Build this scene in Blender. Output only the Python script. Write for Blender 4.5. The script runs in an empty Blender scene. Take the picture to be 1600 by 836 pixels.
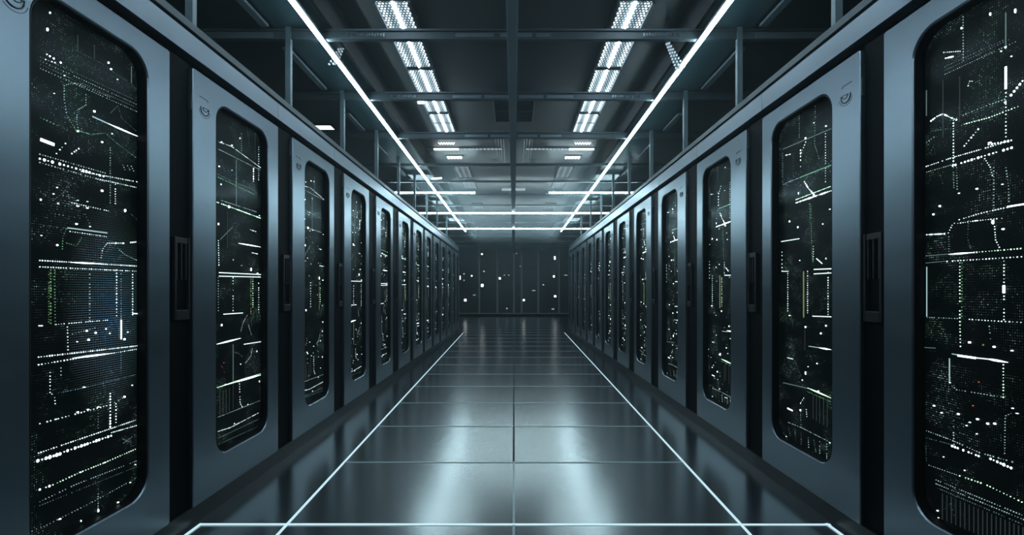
import bpy, bmesh, math, random
from mathutils import Vector

random.seed(7)
C = bpy.context.scene.collection
EYE = 1.2            # eye height above the floor
F = 800.0            # focal length in pixels of the 1600 px wide frame
XF = 1.638           # half width of the aisle: plane of the cabinet doors
PD = 0.046           # depth of the mesh panel behind the door plane

# ------------------------------------------------------------------ materials
def mat(name, base=(.1, .1, .1), rough=.5, metal=0.0, emit=None, es=0.0, spec=.5, coat=0.0, sample=True):
    m = bpy.data.materials.new(name); m.use_nodes = True
    b = m.node_tree.nodes['Principled BSDF']
    b.inputs['Base Color'].default_value = (*base, 1)
    b.inputs['Roughness'].default_value = rough
    b.inputs['Metallic'].default_value = metal
    b.inputs['Specular IOR Level'].default_value = spec
    b.inputs['Coat Weight'].default_value = coat
    if emit:
        b.inputs['Emission Color'].default_value = (*emit, 1)
        b.inputs['Emission Strength'].default_value = es
        if not sample:
            m.cycles.emission_sampling = 'NONE'
    return m

def add_noise(m, scale=(1, 1, 1), amount=.25, rough_amount=.08, detail=4):
    """gentle procedural variation of colour and gloss"""
    nt = m.node_tree; n = nt.nodes; l = nt.links
    b = n['Principled BSDF']
    tc = n.new('ShaderNodeTexCoord'); mp = n.new('ShaderNodeMapping'); nz = n.new('ShaderNodeTexNoise')
    mp.inputs['Scale'].default_value = scale; nz.inputs['Detail'].default_value = detail
    nz.inputs['Scale'].default_value = 3.0
    l.new(tc.outputs['Object'], mp.inputs['Vector']); l.new(mp.outputs['Vector'], nz.inputs['Vector'])
    base = tuple(b.inputs['Base Color'].default_value)[:3]
    mx = n.new('ShaderNodeMix'); mx.data_type = 'RGBA'
    mx.inputs[6].default_value = (*[c * (1 - amount) for c in base], 1)
    mx.inputs[7].default_value = (*[c * (1 + amount) for c in base], 1)
    l.new(nz.outputs['Fac'], mx.inputs[0]); l.new(mx.outputs[2], b.inputs['Base Color'])
    mr = n.new('ShaderNodeMapRange'); r = b.inputs['Roughness'].default_value
    mr.inputs['To Min'].default_value = max(.02, r - rough_amount); mr.inputs['To Max'].default_value = r + rough_amount
    l.new(nz.outputs['Fac'], mr.inputs['Value']); l.new(mr.outputs['Result'], b.inputs['Roughness'])
    return m

M = {}
M['door'] = add_noise(mat('satin_blue_grey_steel', (.285, .345, .40), .31, 1.0), (.4, .4, 3), .04, .04)
M['fascia'] = add_noise(mat('satin_pale_steel', (.40, .46, .53), .36, 1.0), (.4, .4, 3), .04, .04)
M['black'] = add_noise(mat('black_satin_metal', (.002, .003, .0045), .55, 0, spec=.06), (1, 1, 1), .2, .05)
M['bezel'] = mat('black_rubber_bezel', (.003, .003, .004), .5, 0, spec=.15)
M['plinth'] = add_noise(mat('dark_plinth_paint', (.012, .016, .02), .35, 0, spec=.4), (1, 1, 1), .2, .05)
M['handle'] = mat('charcoal_handle', (.016, .016, .02), .4, .3)
M['handle_edge'] = mat('charcoal_handle_edge', (.03, .032, .04), .35, .5)
M['hinge'] = mat('dull_hinge_steel', (.1, .13, .15), .35, .8)
M['emblem'] = mat('dark_teal_emblem', (.008, .02, .028), .35, .3)
M['beam'] = add_noise(mat('dark_grey_beam', (.07, .088, .1), .4, .4), (1, .3, 1), .15, .08)
M['beam_plate'] = mat('pale_beam_plate', (.25, .3, .34), .3, .7)
M['spine'] = mat('pale_grey_spine_beam', (.34, .42, .46), .45, .2)
M['post'] = mat('grey_post', (.10, .13, .15), .55, .0)
M['ceiling'] = add_noise(mat('dark_gloss_ceiling', (.012, .016, .019), .35, 0, spec=.4), (.4, .15, 1), .35, .12)
M['soffit'] = add_noise(mat('satin_soffit', (.030, .062, .072), .4, .2), (1, .1, 1), .1, .05)
M['cove'] = mat('dark_cove_paint', (.0025, .0035, .004), .6, 0, spec=.1)
M['void'] = add_noise(mat('black_void_wall', (.006, .007, .009), .5, 0, spec=.2), (.5, .5, .5), .3, .1)
M['backdoor'] = add_noise(mat('dark_blue_grey_door', (.020, .029, .035), .35, 0, spec=.4), (.5, .5, .7), .45, .1)
M['backtrim'] = mat('grey_trim', (.5, .6, .65), .45, .1)
M['chrome'] = mat('pale_bracket_metal', (.6, .7, .75), .25, 1.0)
M['grille'] = mat('grille_metal', (.10, .125, .145), .35, .6)
M['housing'] = mat('luminaire_housing', (.08, .1, .115), .35, .6)

COOL = (.62, .90, 1.0)
M['led'] = mat('cool_led_line', (.6, .7, .7), .4, 0, COOL, 27)
M['led_cross'] = mat('cool_led_crossline', (.6, .7, .7), .4, 0, COOL, 50)
M['led_floor'] = mat('cool_floor_led', (.4, .5, .5), .4, 0, (.62, .90, 1.0), .9)
M['groove'] = mat('dark_tile_groove', (.004, .008, .010), .5, 0, spec=.1)
M['joint'] = mat('pale_tile_joint_glow', (.25, .32, .35), .3, .3, (.5, .75, .85), .10)  # pale joint metal given a faint even emission
M['tube'] = mat('lamp_tube', (.6, .7, .7), .4, 0, (.66, .87, 1.0), 36)
M['small_glow'] = mat('small_white_glow', (.6, .7, .7), .4, 0, (.85, .97, 1.0), 3)  # glow shared by small lamps and painted ceiling reflections
M['dim_glow'] = mat('dim_white_glow', (.3, .36, .4), .4, 0, (.7, .88, 1.0), .45)  # emission also used for painted reflections and lattice glints
for nm, col, es in (('w', (.78, .95, 1.0), 1.9), ('W', (.85, .97, 1.0), 5.0), ('m', (.62, .85, .88), .75), ('d', (.45, .66, .66), .28),
                    ('g', (.30, .75, .36), .55), ('G', (.62, 1.0, .70), 2.6), ('y', (.52, .68, .26), .42),
                    ('r', (.9, .16, .1), .8), ('b', (.35, .62, .9), .5), ('t', (.2, .25, .26), .14)):
    M['i_' + nm] = mat('indicator_light_' + {'w': 'white', 'W': 'bright_white', 'm': 'pale', 'd': 'dim', 'g': 'green', 'G': 'bright_green',
                       'y': 'yellow_green', 'r': 'red', 'b': 'blue', 't': 'faint_wire'}[nm], (.02, .02, .02), .4, 0, col, es, sample=False)

def math_node(nt, op, a, b=None, c=None):
    n = nt.nodes.new('ShaderNodeMath'); n.operation = op
    for i, v in enumerate((a, b, c)):
        if v is None: continue
        if isinstance(v, (int, float)): n.inputs[i].default_value = v
        else: nt.links.new(v, n.inputs[i])
    return n.outputs[0]

def dot_mask(nt, u, v, pitch_u, pitch_v, radius):
    fu = math_node(nt, 'SUBTRACT', math_node(nt, 'FRACT', math_node(nt, 'DIVIDE', u, pitch_u)), .5)
    fv = math_node(nt, 'SUBTRACT', math_node(nt, 'FRACT', math_node(nt, 'DIVIDE', v, pitch_v)), .5)
    r2 = math_node(nt, 'ADD', math_node(nt, 'MULTIPLY', fu, fu), math_node(nt, 'MULTIPLY', fv, fv))
    return math_node(nt, 'LESS_THAN', r2, radius * radius)

def mesh_panel_material(name, blue=0.0, gain=1.0):
    """perforated black sheet with the lamps of the equipment twinkling through its holes"""
    m = mat(name, (.002, .003, .004), .45, 0, spec=.1)
    nt = m.node_tree; n = nt.nodes; l = nt.links; b = n['Principled BSDF']
    tc = n.new('ShaderNodeTexCoord'); sp = n.new('ShaderNodeSeparateXYZ'); l.new(tc.outputs['Object'], sp.inputs[0])
    u, v = sp.outputs['Y'], sp.outputs['Z']
    pu, pv = .0082, .0092
    mask = dot_mask(nt, u, v, pu, pv, .24)
    cu = math_node(nt, 'FLOOR', math_node(nt, 'DIVIDE', u, pu)); cv = math_node(nt, 'FLOOR', math_node(nt, 'DIVIDE', v, pv))
    cmb = n.new('ShaderNodeCombineXYZ'); l.new(cu, cmb.inputs[0]); l.new(cv, cmb.inputs[1])
    wn = n.new('ShaderNodeTexWhiteNoise'); wn.noise_dimensions = '2D'; l.new(cmb.outputs[0], wn.inputs['Vector'])
    rnd = math_node(nt, 'POWER', wn.outputs['Value'], 5.0)
    # patches of working equipment
    mp = n.new('ShaderNodeMapping'); mp.inputs['Scale'].default_value = (1, 3.2, 5.0)
    l.new(tc.outputs['Object'], mp.inputs['Vector'])
    nz = n.new('ShaderNodeTexNoise'); nz.inputs['Scale'].default_value = 1.6; nz.inputs['Detail'].default_value = 3
    l.new(mp.outputs['Vector'], nz.inputs['Vector'])
    patch = n.new('ShaderNodeMapRange'); patch.inputs['From Min'].default_value = .46; patch.inputs['From Max'].default_value = .72
    l.new(nz.outputs['Fac'], patch.inputs['Value'])
    p2 = math_node(nt, 'POWER', patch.outputs['Result'], 1.6)
    inten = math_node(nt, 'ADD', math_node(nt, 'MULTIPLY', math_node(nt, 'MULTIPLY', p2, math_node(nt, 'ADD', math_node(nt, 'MULTIPLY', rnd, 2.2), .10)), .50 * gain), .012 * gain)
    st = math_node(nt, 'MULTIPLY', inten, mask)
    nz2 = n.new('ShaderNodeTexNoise'); nz2.inputs['Scale'].default_value = 3.0; l.new(tc.outputs['Object'], nz2.inputs['Vector'])
    mx = n.new('ShaderNodeMix'); mx.data_type = 'RGBA'
    mx.inputs[6].default_value = (.34, .62, .44, 1); mx.inputs[7].default_value = (.62, .85, .92, 1)
    cr = n.new('ShaderNodeMapRange'); cr.inputs['From Min'].default_value = .4; cr.inputs['From Max'].default_value = .6
    l.new(nz2.outputs['Fac'], cr.inputs['Value']); l.new(cr.outputs['Result'], mx.inputs[0])
    if blue > 0:   # blue glow painted into the dots low in the middle of the sheet
        geo = n.new('ShaderNodeVectorMath'); geo.operation = 'DISTANCE'
        sc = n.new('ShaderNodeMapping'); sc.inputs['Scale'].default_value = (0, 1.9, 1)
        l.new(tc.outputs['Object'], sc.inputs['Vector']); l.new(sc.outputs['Vector'], geo.inputs[0])
        geo.inputs[1].default_value = (0, 1.9 * .70, 1.12)
        bl = n.new('ShaderNodeMapRange'); bl.inputs['From Min'].default_value = .45; bl.inputs['From Max'].default_value = .0
        l.new(geo.outputs['Value'], bl.inputs['Value'])
        m2 = n.new('ShaderNodeMix'); m2.data_type = 'RGBA'; l.new(bl.outputs['Result'], m2.inputs[0])
        l.new(mx.outputs[2], m2.inputs[6]); m2.inputs[7].default_value = (.2, .48, .85, 1)
        l.new(m2.outputs[2], b.inputs['Emission Color'])
        st = math_node(nt, 'ADD', st, math_node(nt, 'MULTIPLY', math_node(nt, 'MULTIPLY', bl.outputs['Result'], mask), .55 * blue))
    else:
        l.new(mx.outputs[2], b.inputs['Emission Color'])
    l.new(st, b.inputs['Emission Strength'])
    m.cycles.emission_sampling = 'NONE'
    return m
M['mesh'] = mesh_panel_material('perforated_sheet_with_lamps')
M['mesh_blue_glow'] = mesh_panel_material('perforated_sheet_with_blue_glow', 1.0)

def glass_material():
    m = bpy.data.materials.new('tinted_door_glass'); m.use_nodes = True
    nt = m.node_tree; nt.nodes.clear(); n = nt.nodes; l = nt.links
    o = n.new('ShaderNodeOutputMaterial'); mx = n.new('ShaderNodeMixShader'); lw = n.new('ShaderNodeLayerWeight')
    lw.inputs['Blend'].default_value = .5
    fac = math_node(nt, 'ADD', math_node(nt, 'MULTIPLY', math_node(nt, 'POWER', lw.outputs['Facing'], 5.0), .10), .008)
    t = n.new('ShaderNodeBsdfTransparent'); t.inputs['Color'].default_value = (.93, .96, .96, 1)
    g = n.new('ShaderNodeBsdfGlossy'); g.inputs['Roughness'].default_value = .12; g.inputs['Color'].default_value = (.35, .4, .42, 1)
    l.new(fac, mx.inputs[0]); l.new(t.outputs[0], mx.inputs[1]); l.new(g.outputs[0], mx.inputs[2])
    l.new(mx.outputs[0], o.inputs['Surface'])
    return m
M['glass'] = glass_material()

def floor_material():
    m = mat('dark_polished_floor_tiles', (.010, .019, .026), .22, 0, spec=1.0, coat=.8)
    b = m.node_tree.nodes['Principled BSDF']; b.inputs['Coat Roughness'].default_value = .20; b.inputs['Coat IOR'].default_value = 1.9
    return add_noise(m, (.5, .25, 1), .12, .012, 2)
M['floor'] = floor_material()

def louvre_material(name, strength, slot=True):
    """luminaire cover: punched sheet lit from behind by a tube along its middle"""
    m = mat(name, (.06, .075, .085), .4, .3)
    nt = m.node_tree; n = nt.nodes; l = nt.links; b = n['Principled BSDF']
    tc = n.new('ShaderNodeTexCoord'); sp = n.new('ShaderNodeSeparateXYZ'); l.new(tc.outputs['Object'], sp.inputs[0])
    u, v = sp.outputs['X'], sp.outputs['Y']
    row = math_node(nt, 'FLOOR', math_node(nt, 'DIVIDE', v, .036))
    off = math_node(nt, 'MULTIPLY', math_node(nt, 'MODULO', row, 2.0), .0135)
    mask = dot_mask(nt, math_node(nt, 'ADD', u, off), v, .027, .036, .31)
    # brightness of the three lamp tubes seen through the holes
    nz = n.new('ShaderNodeTexNoise'); nz.inputs['Scale'].default_value = 5; nz.inputs['Detail'].default_value = 4
    mp = n.new('ShaderNodeMapping'); mp.inputs['Scale'].default_value = (3.2, .8, 1); l.new(tc.outputs['Object'], mp.inputs['Vector'])
    l.new(mp.outputs['Vector'], nz.inputs['Vector'])
    tube = math_node(nt, 'MULTIPLY', math_node(nt, 'ADD', math_node(nt, 'COSINE', math_node(nt, 'MULTIPLY', u, 2 * math.pi / .105)), 1.0), .5)
    tube = math_node(nt, 'ADD', math_node(nt, 'POWER', tube, 2.0), .16)
    st = math_node(nt, 'MULTIPLY', math_node(nt, 'ADD', math_node(nt, 'MULTIPLY', mask, 1.0), .02), math_node(nt, 'MULTIPLY', tube, nz.outputs['Fac']))
    l.new(math_node(nt, 'MULTIPLY', st, strength), b.inputs['Emission Strength'])
    b.inputs['Emission Color'].default_value = (.72, .90, 1.0, 1)
    return m
M['louvre'] = louvre_material('punched_luminaire_cover', 10.0)
M['reflection_mid'] = louvre_material('punched_cover_dim_reflection', 1.6)  # this and the next paint ceiling reflections as emission
M['reflection_dim'] = louvre_material('punched_cover_faint_reflection', .6)

def perforated_tile():
    m = mat('perforated_ceiling_tile', (.02, .026, .03), .4, .2)
    nt = m.node_tree; n = nt.nodes; l = nt.links; b = n['Principled BSDF']
    tc = n.new('ShaderNodeTexCoord'); sp = n.new('ShaderNodeSeparateXYZ'); l.new(tc.outputs['Object'], sp.inputs[0])
    mask = dot_mask(nt, sp.outputs['X'], sp.outputs['Y'], .02, .024, .3)
    mx = n.new('ShaderNodeMix'); mx.data_type = 'RGBA'; l.new(mask, mx.inputs[0])
    mx.inputs[6].default_value = (.02, .026, .03, 1); mx.inputs[7].default_value = (.6, .7, .75, 1)
    l.new(mx.outputs[2], b.inputs['Base Color'])
    return m
M['perforated'] = perforated_tile()

# ------------------------------------------------------------------ mesh building
class MB:
    def __init__(self): self.v = []; self.f = []
    def quad(self, a, b, c, d):
        i = len(self.v); self.v += [a, b, c, d]; self.f.append((i, i + 1, i + 2, i + 3))
    def box(self, x0, x1, y0, y1, z0, z1):
        i = len(self.v)
        self.v += [(x, y, z) for z in (z0, z1) for (x, y) in ((x0, y0), (x1, y0), (x1, y1), (x0, y1))]
        for q in ((0, 3, 2, 1), (4, 5, 6, 7), (0, 1, 5, 4), (1, 2, 6, 5), (2, 3, 7, 6), (3, 0, 4, 7)):
            self.f.append(tuple(i + k for k in q))
        return self
    def bar(self, p, q, w, h, up=(0, 0, 1)):
        """box of width w and height h from p to q"""
        p, q = Vector(p), Vector(q); d = (q - p).normalized(); up = Vector(up)
        s = d.cross(up)
        if s.length < 1e-6: s = d.cross(Vector((1, 0, 0)))
        s.normalize(); t = s.cross(d)
        i = len(self.v)
        for e in (p, q):
            for a, b in ((-1, -1), (1, -1), (1, 1), (-1, 1)):
                self.v.append(tuple(e + s * (a * w / 2) + t * (b * h / 2)))
        for k in ((0, 1, 2, 3), (4, 7, 6, 5), (0, 4, 5, 1), (1, 5, 6, 2), (2, 6, 7, 3), (3, 7, 4, 0)):
            self.f.append(tuple(i + j for j in k))
        return self
    def tube(self, pts, r, n=6, closed=False):
        pts = [Vector(p) for p in pts]; m = len(pts); base = len(self.v)
        for k, p in enumerate(pts):
            a = pts[(k - 1) % m] if (closed or k > 0) else p
            b = pts[(k + 1) % m] if (closed or k < m - 1) else p
            d = (b - a).normalized(); s = d.cross(Vector((.0123, .02, 1)))
            if s.length < 1e-4: s = d.cross(Vector((1, 0, 0)))
            s.normalize(); t = s.cross(d)
            for j in range(n):
                w = 2 * math.pi * j / n
                self.v.append(tuple(p + s * (r * math.cos(w)) + t * (r * math.sin(w))))
        for k in range(m if closed else m - 1):
            for j in range(n):
                a = base + k * n + j; b = base + k * n + (j + 1) % n
                c = base + ((k + 1) % m) * n + (j + 1) % n; d = base + ((k + 1) % m) * n + j
                self.f.append((a, b, c, d))
        if not closed:
            self.f.append(tuple(base + j for j in range(n))[::-1]); self.f.append(tuple(base + (m - 1) * n + j for j in range(n)))
        return self
    def build(self, name, material, parent=None, smooth=False, bevel=0):
        me = bpy.data.meshes.new(name); me.from_pydata([tuple(v) for v in self.v], [], self.f)
        bm = bmesh.new(); bm.from_mesh(me)
        bmesh.ops.recalc_face_normals(bm, faces=bm.faces[:]); bm.to_mesh(me); bm.free()
        if smooth:
            for p in me.polygons: p.use_smooth = True
        me.materials.append(material)
        o = bpy.data.objects.new(name, me); C.objects.link(o)
        if parent: o.parent = parent
        if bevel:
            b = o.modifiers.new('edge', 'BEVEL'); b.width = bevel; b.segments = 2; b.limit_method = 'ANGLE'
        return o

def empty(name, loc, label, cat, group=None):
    o = bpy.data.objects.new(name, None); C.objects.link(o); o.location = loc; o.empty_display_size = .1
    return tag(o, label, cat, group)
def tag(o, label, cat, group=None):
    o['label'] = label; o['category'] = cat
    if group: o['group'] = group
    return o
def struct(o): o['kind'] = 'structure'; return o
ORD = ['nearest', 'second', 'third', 'fourth', 'fifth', 'sixth', 'seventh', 'eighth', 'ninth', 'tenth', 'eleventh', 'twelfth',
       'thirteenth', 'fourteenth', 'fifteenth', 'sixteenth', 'seventeenth', 'eighteenth', 'nineteenth', 'twentieth']

# ------------------------------------------------------------------ the room
YB = 25.0      # back end
YF = -3.0      # end behind the camera
WX = 2.95      # side walls
CZ = EYE + 2.3
struct(MB().box(-WX, WX, YF, YB + 1, -.12, 0).build('floor', M['floor']))
struct(MB().box(-WX, WX, YF, YB + 1, CZ, CZ + .12).build('ceiling', M['ceiling']))
struct(MB().box(-WX - .1, -WX, YF, YB + 1, 0, CZ).build('wall_left', M['void']))
struct(MB().box(WX, WX + .1, YF, YB + 1, 0, CZ).build('wall_right', M['void']))
struct(MB().box(-WX, WX, YB + .9, YB + 1, 0, CZ).build('wall_back', M['void']))
struct(MB().box(-WX, WX, YF - .1, YF, 0, CZ).build('wall_front', M['void']))

# floor: strips of light and tile joints let into the floor
def strip_x(y): return 1.17 + (y - 2.64) * (1.485 - 1.17) / (15.0 - 2.64)
LIGHT_Y = 2.637
for s, side in ((-1, 'left'), (1, 'right')):
    m = MB(); w = .0125
    m.bar((s * strip_x(.6), .6, .001), (s * strip_x(15.0), 15.0, .001), .014, .004)
    tag(m.build('floor_light_strip', M['led_floor']), 'thin glowing white line in the floor beside the %s cabinet row' % side,
        'light strip', 'glowing lines along the aisle floor')
m = MB(); m.bar((-1.62, LIGHT_Y, .003), (1.63, LIGHT_Y, .001), .014, .004)
for s in (-1, 1): m.bar((s * 1.615, LIGHT_Y + .008, .003), (s * 1.628, .9, .001), .014, .004)
tag(m.build('floor_light_strip', M['led_floor']), 'glowing white line crossing the floor in front and turning along both rows', 'light strip')
PITCH = .963
m = MB()
m.bar((-.001, .6, .001), (-.001, 3.6, .001), .013, .004)
struct(m.build('trim_1', M['joint']))
struct(MB().bar((-.001, 3.6, .001), (-.001, 15.5, .001), .014, .003).build('trim_40', M['groove']))
n = 2
for k in range(1, 23):
    y = LIGHT_Y + PITCH * k
    hw = strip_x(y) if y < 15.2 else 1.6
    if y > 24.5: break
    m = MB().bar((-hw, y, .001), (hw, y, .001), .018 if k < 6 else .014, .004)
    struct(m.build('trim_%d' % n, M['joint'])); n += 1

# ------------------------------------------------------------------ pictures of lights inside the cabinets
def panel(x, y):
    """photo pixel -> (distance along the row, height) on the mesh panel plane"""
    d = abs(803.0 - x); Y = F * (XF + PD) / d
    return Y, EYE + (456 - y) * Y / F
# D dotted line, B solid bar, O round lamp (x, y, colour, size, aspect)
T = {}
T['La'] = [
 ('O',77.5,20,'w',2.6,1.6),('O',73.5,46,'W',2.8,2.2),('O',169,98,'W',2.8,1.5),('O',173,108,'W',3,1),('O',183,124,'w',2.4,1),('O',100,118,'w',2.2,1),
 ('O',147,174,'W',4.2,1),('O',121,205,'G',3.4,1),('O',174.6,209,'w',2.6,1),('O',159,222,'W',3,1),('O',84,146,'w',1.8,1),
 ('D',[(73,85),(95,98)],'W',2.6,4.2),('D',[(71,93),(86,98)],'w',2,4),
 ('B',(121,55),(121,80),'t',.9),('B',(147,70),(147,92),'t',.9),('B',(205,104),(205,130),'d',.8),('D',[(205,130),(211,138),(219,142)],'d',1,2.2),
 ('D',[(115,77),(160,100),(176,112),(200,128)],'d',1.1,3),
 ('D',[(63,89),(219,160)],'d',1.4,3.2),('D',[(63,95),(219,166)],'m',1.3,3.4),('D',[(63,101),(219,171)],'d',1.5,3.2),('D',[(63,107),(219,177)],'m',1.4,3.6),
 ('D',[(104,180),(100,155),(100,134),(108,131),(120,130),(144,140),(172,152)],'m',1.6,3.4),
 ('D',[(104,180),(118,203),(141,210),(165,208),(180,222),(217,249)],'g',1.8,3),('D',[(134,148),(134,164),(121,172),(119,190),(123,205)],'m',1.5,3),
 ('B',(144,182),(175,196),'m',1.6),('B',(168,193),(217,214),'W',2.5),
 ('D',[(172,177),(184,165),(190,185),(217,208)],'d',1.4,3),('D',[(215,176),(216,206)],'m',1.2,3),
 ('D',[(63,184),(105,203)],'g',2,4),('B',(63,218),(84,226),'W',4),('D',[(88,240),(104,222)],'w',2.4,4),('D',[(112,240),(126,230)],'w',2.4,4),
 ('D',[(62,241),(166,271)],'m',2,3.4),('D',[(62,248),(100,258),(166,277)],'W',4,5),('D',[(62,254),(166,284)],'m',2,3.6),
 ('D',[(127,268),(217,285)],'w',2,3.2),('D',[(150,279),(217,294)],'w',2,3.2),
 ('D',[(172,231),(172,320)],'m',1.8,3.2),('D',[(180,288),(180,320)],'w',2,3.2),
 ('D',[(192,258),(196,268)],'m',1.8,3),('D',[(199,259),(204,268)],'m',1.8,3),('D',[(205,260),(209,268)],'m',1.8,3),
 ('O',88.5,293,'w',2.4,1),('O',83,303,'w',2.4,1),('O',63,312,'w',2.8,1.4),('O',90,318,'w',2.4,1),('O',121,322,'W',3.2,.7),('O',136,325,'W',3.2,.7),
 ('O',121,313,'w',2,.7),('O',136,315,'w',2,.7),('O',159,298,'W',4.4,1),('O',195,329,'W',4.4,1.4),('O',119,350,'W',3.4,.8),('O',140,354,'w',2.4,1),
 ('O',89,383,'W',3,1),('O',64,368,'w',2,1),('D',[(63,300),(83,313),(100,300),(108,285)],'d',1.6,3.4),('D',[(112,317),(171,330)],'w',1.7,3.4),
 ('D',[(105,300),(113,330)],'d',1.6,4),('D',[(133,335),(140,350)],'d',1.6,4),
 ('B',(105,356),(167,364),'m',1.8),('D',[(105,361),(167,370)],'w',1.8,3.2),('D',[(63,352),(105,358)],'d',1.6,4),
 ('D',[(104,358),(98,368),(97,392)],'g',1.6,3),('D',[(104,380),(120,384),(128,370)],'g',1.6,3),
 ('D',[(205,335),(213,342),(217,354)],'d',1.2,2),('D',[(157,407),(160,390),(167,380),(194,380)],'w',1.8,3.2),('O',180,380,'W',2.8,1),('O',192,380,'W',2.8,1),
 ('D',[(204,379),(217,378)],'w',2.4,3),('D',[(184,388),(195,398),(214,407)],'m',1.6,3.2),
 ('D',[(62,407),(115,410),(217,416)],'w',2.2,3.0),('B',(110,410),(160,412.5),'W',2.2),('D',[(62,417),(217,424)],'w',2.2,3.2),
 ('D',[(79,422),(79,508)],'g',2.6,3.4),('D',[(76,425),(76,506)],'y',1.6,3),('D',[(85,422),(86,508)],'g',2,3.6),
 ('D',[(140,424),(140,504)],'m',2.6,4),('D',[(182,422),(182,501)],'w',3,4),('D',[(189,416),(189,500)],'m',1.4,3.4),('D',[(207,429),(207,495)],'w',2.6,3.6),
 ('B',(207,490),(218,490),'w',1.8),('D',[(87,507),(170,500)],'w',1.8,3.2),('B',(60,509),(66,509),'w',1.6),
 ('O',135,517,'W',3.4,1),('O',149,520,'W',3.6,1),('O',138,531,'W',3.8,1),('O',194,530,'W',4.2,1),('O',199,519,'w',2.8,1),('O',165,514,'w',2.4,1.6),('O',171,521,'w',2.8,1),
 ('O',120,534,'w',2.4,1),('B',(189,500),(189,530),'W',2),('D',[(105,511),(106,548)],'w',1.6,3.8),('D',[(113,522),(150,512)],'m',1.6,4),
 ('D',[(60,558),(217,540)],'w',2.6,3.2),('D',[(60,570),(125,559)],'w',2.4,4),('B',(112,560),(175,552),'W',2.6),('D',[(175,552),(217,545)],'w',2.2,3.4),
 ('D',[(78,582),(78,614),(85,618),(86,632)],'w',1.6,3.6),('D',[(95,575),(95,591)],'m',1.8,4),('D',[(189,551),(189,586)],'b',1.6,3.4),
 ('D',[(91,614),(131,606),(213,585)],'b',1.5,3.2),('O',131,605,'W',3,.5),('O',206,602,'w',2.8,1),('O',194,620,'W',4,1),('D',[(179,629),(193,621)],'m',1.8,3.4),
 ('D',[(62,662),(170,633)],'w',2.2,4.6),('O',121,644,'W',3,.7),('O',137,640,'W',3,.7),('O',153,636,'W',2.6,.7),('O',87,655,'w',2.6,.8),
 ('D',[(172,615),(172,669)],'W',3,4),('D',[(181,631),(181,664)],'w',2.4,4),('D',[(153,636),(153,672)],'d',1.6,3.6),
 ('D',[(60,708),(216,655)],'w',2.2,3.2),('D',[(59,720),(98,708)],'W',5,4.4),('D',[(100,706),(176,680)],'W',4.2,4.6),('D',[(174,676),(216,664)],'w',2,3),
 ('D',[(192,686),(206,692)],'d',2.2,2.8),('D',[(193,692),(206,683)],'d',2,2.8),
 ('D',[(62,765),(84,757)],'W',3.2,4),('D',[(84,757),(125,738),(163,723),(218,699)],'G',1.9,3.8),('O',125,738,'G',3,.8),('O',163,723,'G',2.6,.8),
 ('D',[(62,784),(118,757),(216,719)],'m',1.6,3.6),('D',[(62,790),(216,728)],'d',1.4,3.4),('D',[(64,825),(149,782),(216,745)],'m',1.4,4),
 ('O',93,811,'W',3,.7),('O',153,798,'W',2.6,2.2),('O',184,785,'W',3,.8),('O',203,754,'w',2.8,.8),('O',211,726,'w',2.6,.8),('O',126,814,'w',1.8,2.2),('D',[(153,764),(153,795)],'m',1.4,3),
]
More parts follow.
